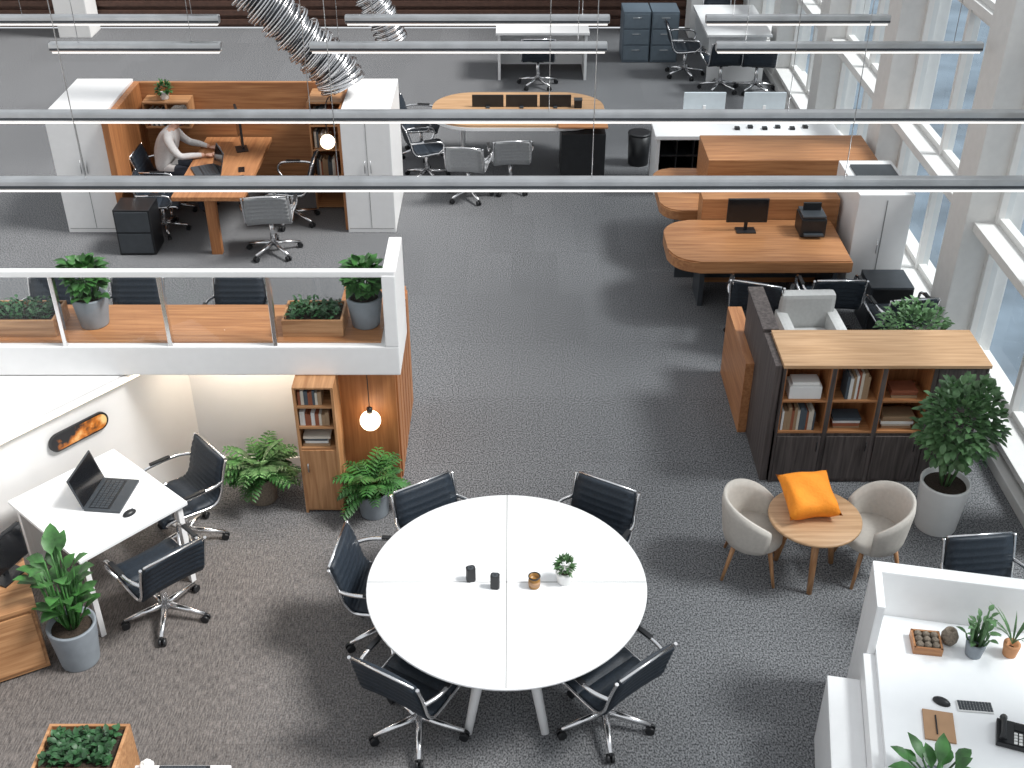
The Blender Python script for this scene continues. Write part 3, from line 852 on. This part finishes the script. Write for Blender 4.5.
g_ = Grp('oval_wooden_desk')
g_.prism('top', rrect(-1.04, 1.2, 14.05, 15.3, .55, 10), .72, .75, wood_l, .006)
g_.prism('edge', rrect(-1.05, 1.21, 14.04, 15.31, .56, 10), .68, .72, white, .006)
for x in (-.65, .9): g_.box('panel_leg', x-.02, x+.02, 14.6, 15.1, 0, .68, white, .004)
g_.box('drawer_unit', .62, 1.18, 13.96, 14.5, .08, .67, black, .008)
g_.box('drawer_unit_top', .58, 1.2, 13.92, 14.4, .755, .775, wood_ox, .004)
g_.box('drawer_plinth', .66, 1.14, 14.0, 14.46, 0, .08, dgray, 0)
g_ = Grp('desk_privacy_screen')
for x in (-.52, -.08, .36): g_.box('panel', x, x+.41, 14.72, 14.745, .751, .91, black, .006); g_.box('foot', x+.18, x+.23, 14.66, 14.8, .751, .765, dgray, .003)
g_ = Grp('desk_cable_box', (.86, 14.72, .751)); g_.box('body', -.05, .05, -.05, .05, 0, .1, black, .01); g_.box('lid', -.055, .055, -.055, .055, .1, .11, dgray, .003)
chair(-1.22, 14.95, 1, -.1, 'd', .92); chair(-1.10, 14.15, 1, .3, 'd', .9)
chair(-.54, 13.55, .15, 1, 'm', .92); chair(-.02, 13.80, -.1, 1, 'm', .9)
g_ = Grp('white_desk'); g_.box('top', -.25, 1.2, 18.0, 18.95, .72, .76, white, .006); g_.box('front_panel', -.2, 1.15, 18.55, 18.59, .1, .72, white, 0)
for x in (-.2, 1.15): g_.box('leg_panel', x-.02, x+.02, 18.05, 18.9, 0, .72, white, 0)
chair(.4, 17.8, 0, 1)
bgm = mat('blue_gray_metal', (.12, .155, .19), .5); bgd = mat('blue_gray_drawer', (.15, .19, .225), .5)
for x in (1.80, 2.26):
    g_ = Grp('filing_cabinet'); g_.box('body', x, x+.44, 18.95, 19.5, 0, .82, bgm, .008)
    for k in range(3): g_.box('drawer', x+.02, x+.42, 18.935, 18.95, .04+k*.26, .27+k*.26, bgd, .004); g_.tube('handle', [(x+.15, 18.925, .21+k*.26), (x+.29, 18.925, .21+k*.26)], .006, alu)
g_ = Grp('white_meeting_table'); g_.box('top', 3.0, 4.0, 17.9, 19.6, .72, .76, white, .006)
for y in (18.0, 19.5): g_.box('leg_panel', 3.05, 3.93, y-.02, y+.02, 0, .72, white, 0)
chair(2.74, 18.3, 1, 0); chair(3.2, 17.6, -.1, 1); chair(3.74, 17.55, .1, 1); chair(3.5, 19.95, 0, -1, 'd', .9)

# ------------------------------------------------------------------ upper-left bay
for (x0, x1, wl) in ((-5.23, -4.56, 1), (-1.93, -1.37, 0)):
    g_ = Grp('white_storage_cabinet'); g_.box('body', x0, x1, 12.53, 13.75, 0, 1.45, white, .008)
    xm = (x0+x1)/2
    g_.box('door_gap', xm-.003, xm+.003, 12.527, 12.53, .06, 1.40, seamm, 0); g_.box('plinth_gap', x0+.02, x1-.02, 12.527, 12.53, .05, .056, seamm, 0)
    for sx in (-1, 1): g_.tube('handle', [(xm+sx*.035, 12.515, .75), (xm+sx*.035, 12.515, .9)], .006, alu)
g_ = Grp('wooden_bay_partition')
g_.box('back_panel', -4.48, -1.97, 13.70, 13.75, 0, 1.42, wood_ox, .004)
g_.box('left_panel', -4.555, -4.48, 12.4, 13.75, 0, 1.42, wood_o, .004); g_.box('right_panel', -1.97, -1.935, 12.6, 13.75, 0, 1.42, wood_o, .004)
g_ = Grp('wall_shelf_box')
g_.box('bottom', -4.4, -3.85, 13.42, 13.69, .95, .97, wood_x, 0); g_.box('top', -4.4, -3.85, 13.42, 13.69, 1.25, 1.27, wood_x, 0)
for x in (-4.4, -4.13, -3.87): g_.box('side', x, x+.02, 13.42, 13.69, .97, 1.25, wood_z, 0)
books(-4.37, -4.16, 13.45, .971, .2); books(-4.1, -3.95, 13.45, .971, .18)
g_ = Grp('potted_succulent', (-4.15, 13.55, 1.271)); pot(g_, .06, .08, potwhite); g_.mesh('leaves', lambda bm: bush(bm, (0, 0, .12), (.08, .08, .08), 120, .06, .03), leaf_a)
g_ = Grp('open_wood_shelf')
g_.box('side_a', -2.40, -2.38, 13.2, 13.69, 0, 1.35, wood_z, 0); g_.box('side_b', -2.0, -1.98, 13.2, 13.69, 0, 1.35, wood_z, 0)
for z in (.02, .4, .75, 1.05, 1.33): g_.box('shelf', -2.38, -2.0, 13.2, 13.69, z, z+.02, wood_x, 0)
books(-2.36, -2.15, 13.25, .771, .2); books(-2.36, -2.1, 13.25, 1.071, .2); books(-2.36, -2.1, 13.25, .421, .22)
g_ = Grp('globe_wall_lamp', (-2.12, 12.75, 0))
g_.ell('globe', (0, 0, 1.04), (.085, .085, .085), bulb)
g_.tube('arm', cat([(0, .48, 1.352), (0, .46, 1.42), (0, .2, 1.46), (0, .02, 1.40), (0, 0, 1.12)], 5), .007, black)
g_ = Grp('wooden_meeting_table')
g_.box('top', -3.75, -2.95, 11.85, 13.66, .70, .75, wood_oy, .008)
g_.box('front_leg', -3.42, -3.30, 11.95, 12.03, 0, .70, wood_o, .006); g_.box('rear_leg', -3.42, -3.30, 13.45, 13.53, 0, .70, wood_o, .006)
g_.box('beam', -3.39, -3.33, 12.03, 13.45, .6, .70, wood_oy, 0)
g_ = Grp('desktop_monitor', (-3.24, 13.25, .751), R(-72)); monitor(g_, .5, .36, .12)
laptop('laptop', (-3.52, 12.55, .751), R(-65), 1.1)
g_ = Grp('notepad', (-3.1, 12.3, .751), .3); g_.box('sheets', -.08, .08, -.11, .11, 0, .012, paper, .002); g_.box('binding', -.08, .08, .095, .11, .012, .018, black, 0)
g_ = Grp('smartphone', (-3.12, 12.62, .751), .2); g_.box('body', -.035, .035, -.07, .07, 0, .009, black, .003); g_.box('display', -.031, .031, -.065, .065, .0091, .0095, screen, 0)
g_ = Grp('dark_pedestal_cabinet'); g_.box('body', -4.46, -4.05, 11.94, 12.30, 0, .55, black, .01)
for k in range(2): g_.box('drawer', -4.44, -4.07, 11.925, 11.94, .03+k*.26, .27+k*.26, dgray, .004)
chair(-4.17, 13.12, 1, 0, 'd', .95); chair(-4.10, 12.58, 1, .1, 'd', .85)
chair(-2.62, 12.85, -1, 0); chair(-2.72, 12.02, -.1, 1, 'm')

# ------------------------------------------------------------------ seated person
PYC = 13.12
V = []; E = []; RR = []
def jv(p, r, par=None):
    V.append(p); RR.append(r)
    if par is not None: E.append((par, len(V)-1))
    return len(V)-1
pel = jv((-4.19, PYC, .565), (.13, .15))
bel = jv((-4.16, PYC, .70), (.115, .135), pel); che = jv((-4.08, PYC, .88), (.12, .155), bel); uch = jv((-4.01, PYC, 1.0), (.085, .12), che)
nk = jv((-3.965, PYC, 1.075), .05, uch); hb = jv((-3.93, PYC, 1.13), .048, nk)
for s in (-1, 1):
    sh = jv((-4.02, PYC+s*.165, .985), .062, uch); ue = jv((-3.96, PYC+s*.21, .88), .052, sh); el = jv((-3.88, PYC+s*.24, .80), .045, ue)
    fa = jv((-3.75, PYC+s*.19, .80), .038, el); wr = jv((-3.62, PYC+s*.13, .785), .027, fa)
    hp = jv((-4.13, PYC+s*.10, .56), .095, pel); th = jv((-3.95, PYC+s*.12, .57), .08, hp); kn = jv((-3.76, PYC+s*.13, .55), .062, th)
    sn = jv((-3.75, PYC+s*.13, .33), .052, kn); an = jv((-3.76, PYC+s*.13, .10), .036, sn); to = jv((-3.60, PYC+s*.14, .045), .032, an)
me = bpy.data.meshes.new('skel'); me.from_pydata(V, E, [])
so = bpy.data.objects.new('skel', me); sc.collection.objects.link(so)
bpy.context.view_layer.objects.active = so
so.modifiers.new('Skin', 'SKIN'); sd = so.modifiers.new('Sub', 'SUBSURF'); sd.levels = 2; sd.render_levels = 2
if not me.skin_vertices: 
    bpy.ops.mesh.customdata_skin_add()
for i, r in enumerate(RR): me.skin_vertices[0].data[i].radius = r if isinstance(r, tuple) else (r, r)
me.skin_vertices[0].data[0].use_root = True
dg = bpy.context.evaluated_depsgraph_get(); dg.update()
bme = bpy.data.meshes.new_from_object(so.evaluated_get(dg))
bpy.data.objects.remove(so)
for m_ in (sweater, skin, trous, black): bme.materials.append(m_)
for p in bme.polygons:
    c = p.center; p.use_smooth = True
    if c.z > 1.065 and c.x > -4.03: p.material_index = 1
    elif c.x > -3.65 and c.z > .7: p.material_index = 1
    elif c.z < .085: p.material_index = 3
    elif c.z < .60 or (c.x > -4.0 and c.z < .66): p.material_index = 2
    else: p.material_index = 0
pg = Grp('seated_person')
bo = bpy.data.objects.new('body', bme); sc.collection.objects.link(bo); bo.parent = pg.e
hg = Matrix.Rotation(R(22), 3, 'Y')
hc = Vector((-3.90, PYC, 1.21))
def head(bm):
    bm_ell(bm, (0, 0, 0), (.088, .073, .108), 0, 24, 18)
    for v in bm.verts:
        if v.co.z < -.03: v.co.y *= 1-.35*min(1, (-v.co.z-.03)/.08); v.co.x *= (.92 if v.co.x > 0 else .75)
    bm_tube(bm, [(.078, 0, .02), (.102, 0, -.022), (.086, 0, -.032)], [.008, .014, .009], 8)
    for s in (-1, 1):
        bm_ell(bm, (-.005, s*.074, -.005), (.018, .008, .03), 0, 10, 8)
        bm_ell(bm, (.076, s*.028, .006), (.010, .013, .008), 1, 10, 8)
        bm_ell(bm, (.084, s*.028, .006), (.004, .006, .006), 2, 8, 6)
        bm_tube(bm, [(.083, s*.014, .028), (.082, s*.03, .033), (.074, s*.044, .027)], .004, 6, mi=3)
    bm_tube(bm, [(.078, -.022, -.058), (.086, 0, -.056), (.078, .022, -.058)], .006, 6, mi=4)
    for v in bm.verts: v.co = hg @ v.co + hc
pg.mesh('head', head, [skin, paper, black, hair_m, mat('lips', (.45, .16, .14), .5)])
def hair(bm):
    bm_ell(bm, (-.014, 0, .022), (.094, .083, .104), 0, 28, 20)
    dead = [v for v in bm.verts if (v.co.x > .035 and v.co.z < .062) or (v.co.z < -.035 and v.co.x > -.02) or v.co.z < -.07]
    bmesh.ops.delete(bm, geom=dead, context='VERTS')
    for v in bm.verts:
        v.co *= 1+.035*math.sin(v.co.y*120)*math.cos(v.co.z*60)
    for k in range(40):
        a = random.uniform(-1.2, 1.2)
        p = Vector((-.02, math.sin(a)*.06, .11)); bm_tube(bm, cat([p, p+Vector((.05, math.sin(a)*.02, .015)), p+Vector((.09, math.sin(a)*.03, -.03))], 3), .006, 4)
    for v in bm.verts: v.co = hg @ v.co + hc
o = pg.mesh('hair', hair, hair_m); md = o.modifiers.new('t', 'SOLIDIFY'); md.thickness = .01
def hands(bm):
    for s in (-1, 1):
        w = Vector((-3.62, PYC+s*.13, .783)); f_ = Vector((.95, -s*.3, 0)).normalized(); l = Vector((0, 0, 1)).cross(f_)
        rot = Matrix((f_, l, Vector((0, 0, 1)))).transposed()
        bm_ell(bm, w+f_*.05, (.052, .038, .016), 0, 14, 10, rot)
        for k, (off, ln) in enumerate(((-.027, .062), (-.009, .075), (.009, .07), (.027, .055))):
            b0 = w+f_*.082+l*off; q = f_+l*off*2
            bm_tube(bm, [b0, b0+q*ln*.45+Vector((0, 0, .008)), b0+q*ln*.8-Vector((0, 0, .004)), b0+q*ln-Vector((0, 0, .016))], [.009, .0085, .008, .005], 7)
        tl = l*s
        bm_tube(bm, [w+f_*.025+tl*.022, w+f_*.055+tl*.05, w+f_*.085+tl*.055], [.011, .0095, .006], 7)
pg.mesh('hands', hands, skin)

# ------------------------------------------------------------------ lights / world / camera
w = bpy.data.worlds.new('World'); sc.world = w; w.use_nodes = True
bg = w.node_tree.nodes['Background']; bg.inputs[0].default_value = (.92, .96, 1., 1); bg.inputs[1].default_value = .78
s = bpy.data.lights.new('daylight_sun', 'SUN'); s.energy = 4.6; s.angle = R(16); s.color = (1, .985, .96)
so = bpy.data.objects.new('daylight_sun', s); sc.collection.objects.link(so)
d = Vector((-.60, .08, -.80)); so.rotation_euler = d.to_track_quat('-Z', 'Y').to_euler(); so.location = (8, 8, 9)

cam = bpy.data.cameras.new('camera'); cam.lens = 40.96; cam.sensor_width = 36; cam.clip_end = 200
co = bpy.data.objects.new('camera', cam); sc.collection.objects.link(co)
co.location = (0, 0, 6); co.rotation_euler = (R(57), 0, 0)
sc.camera = co
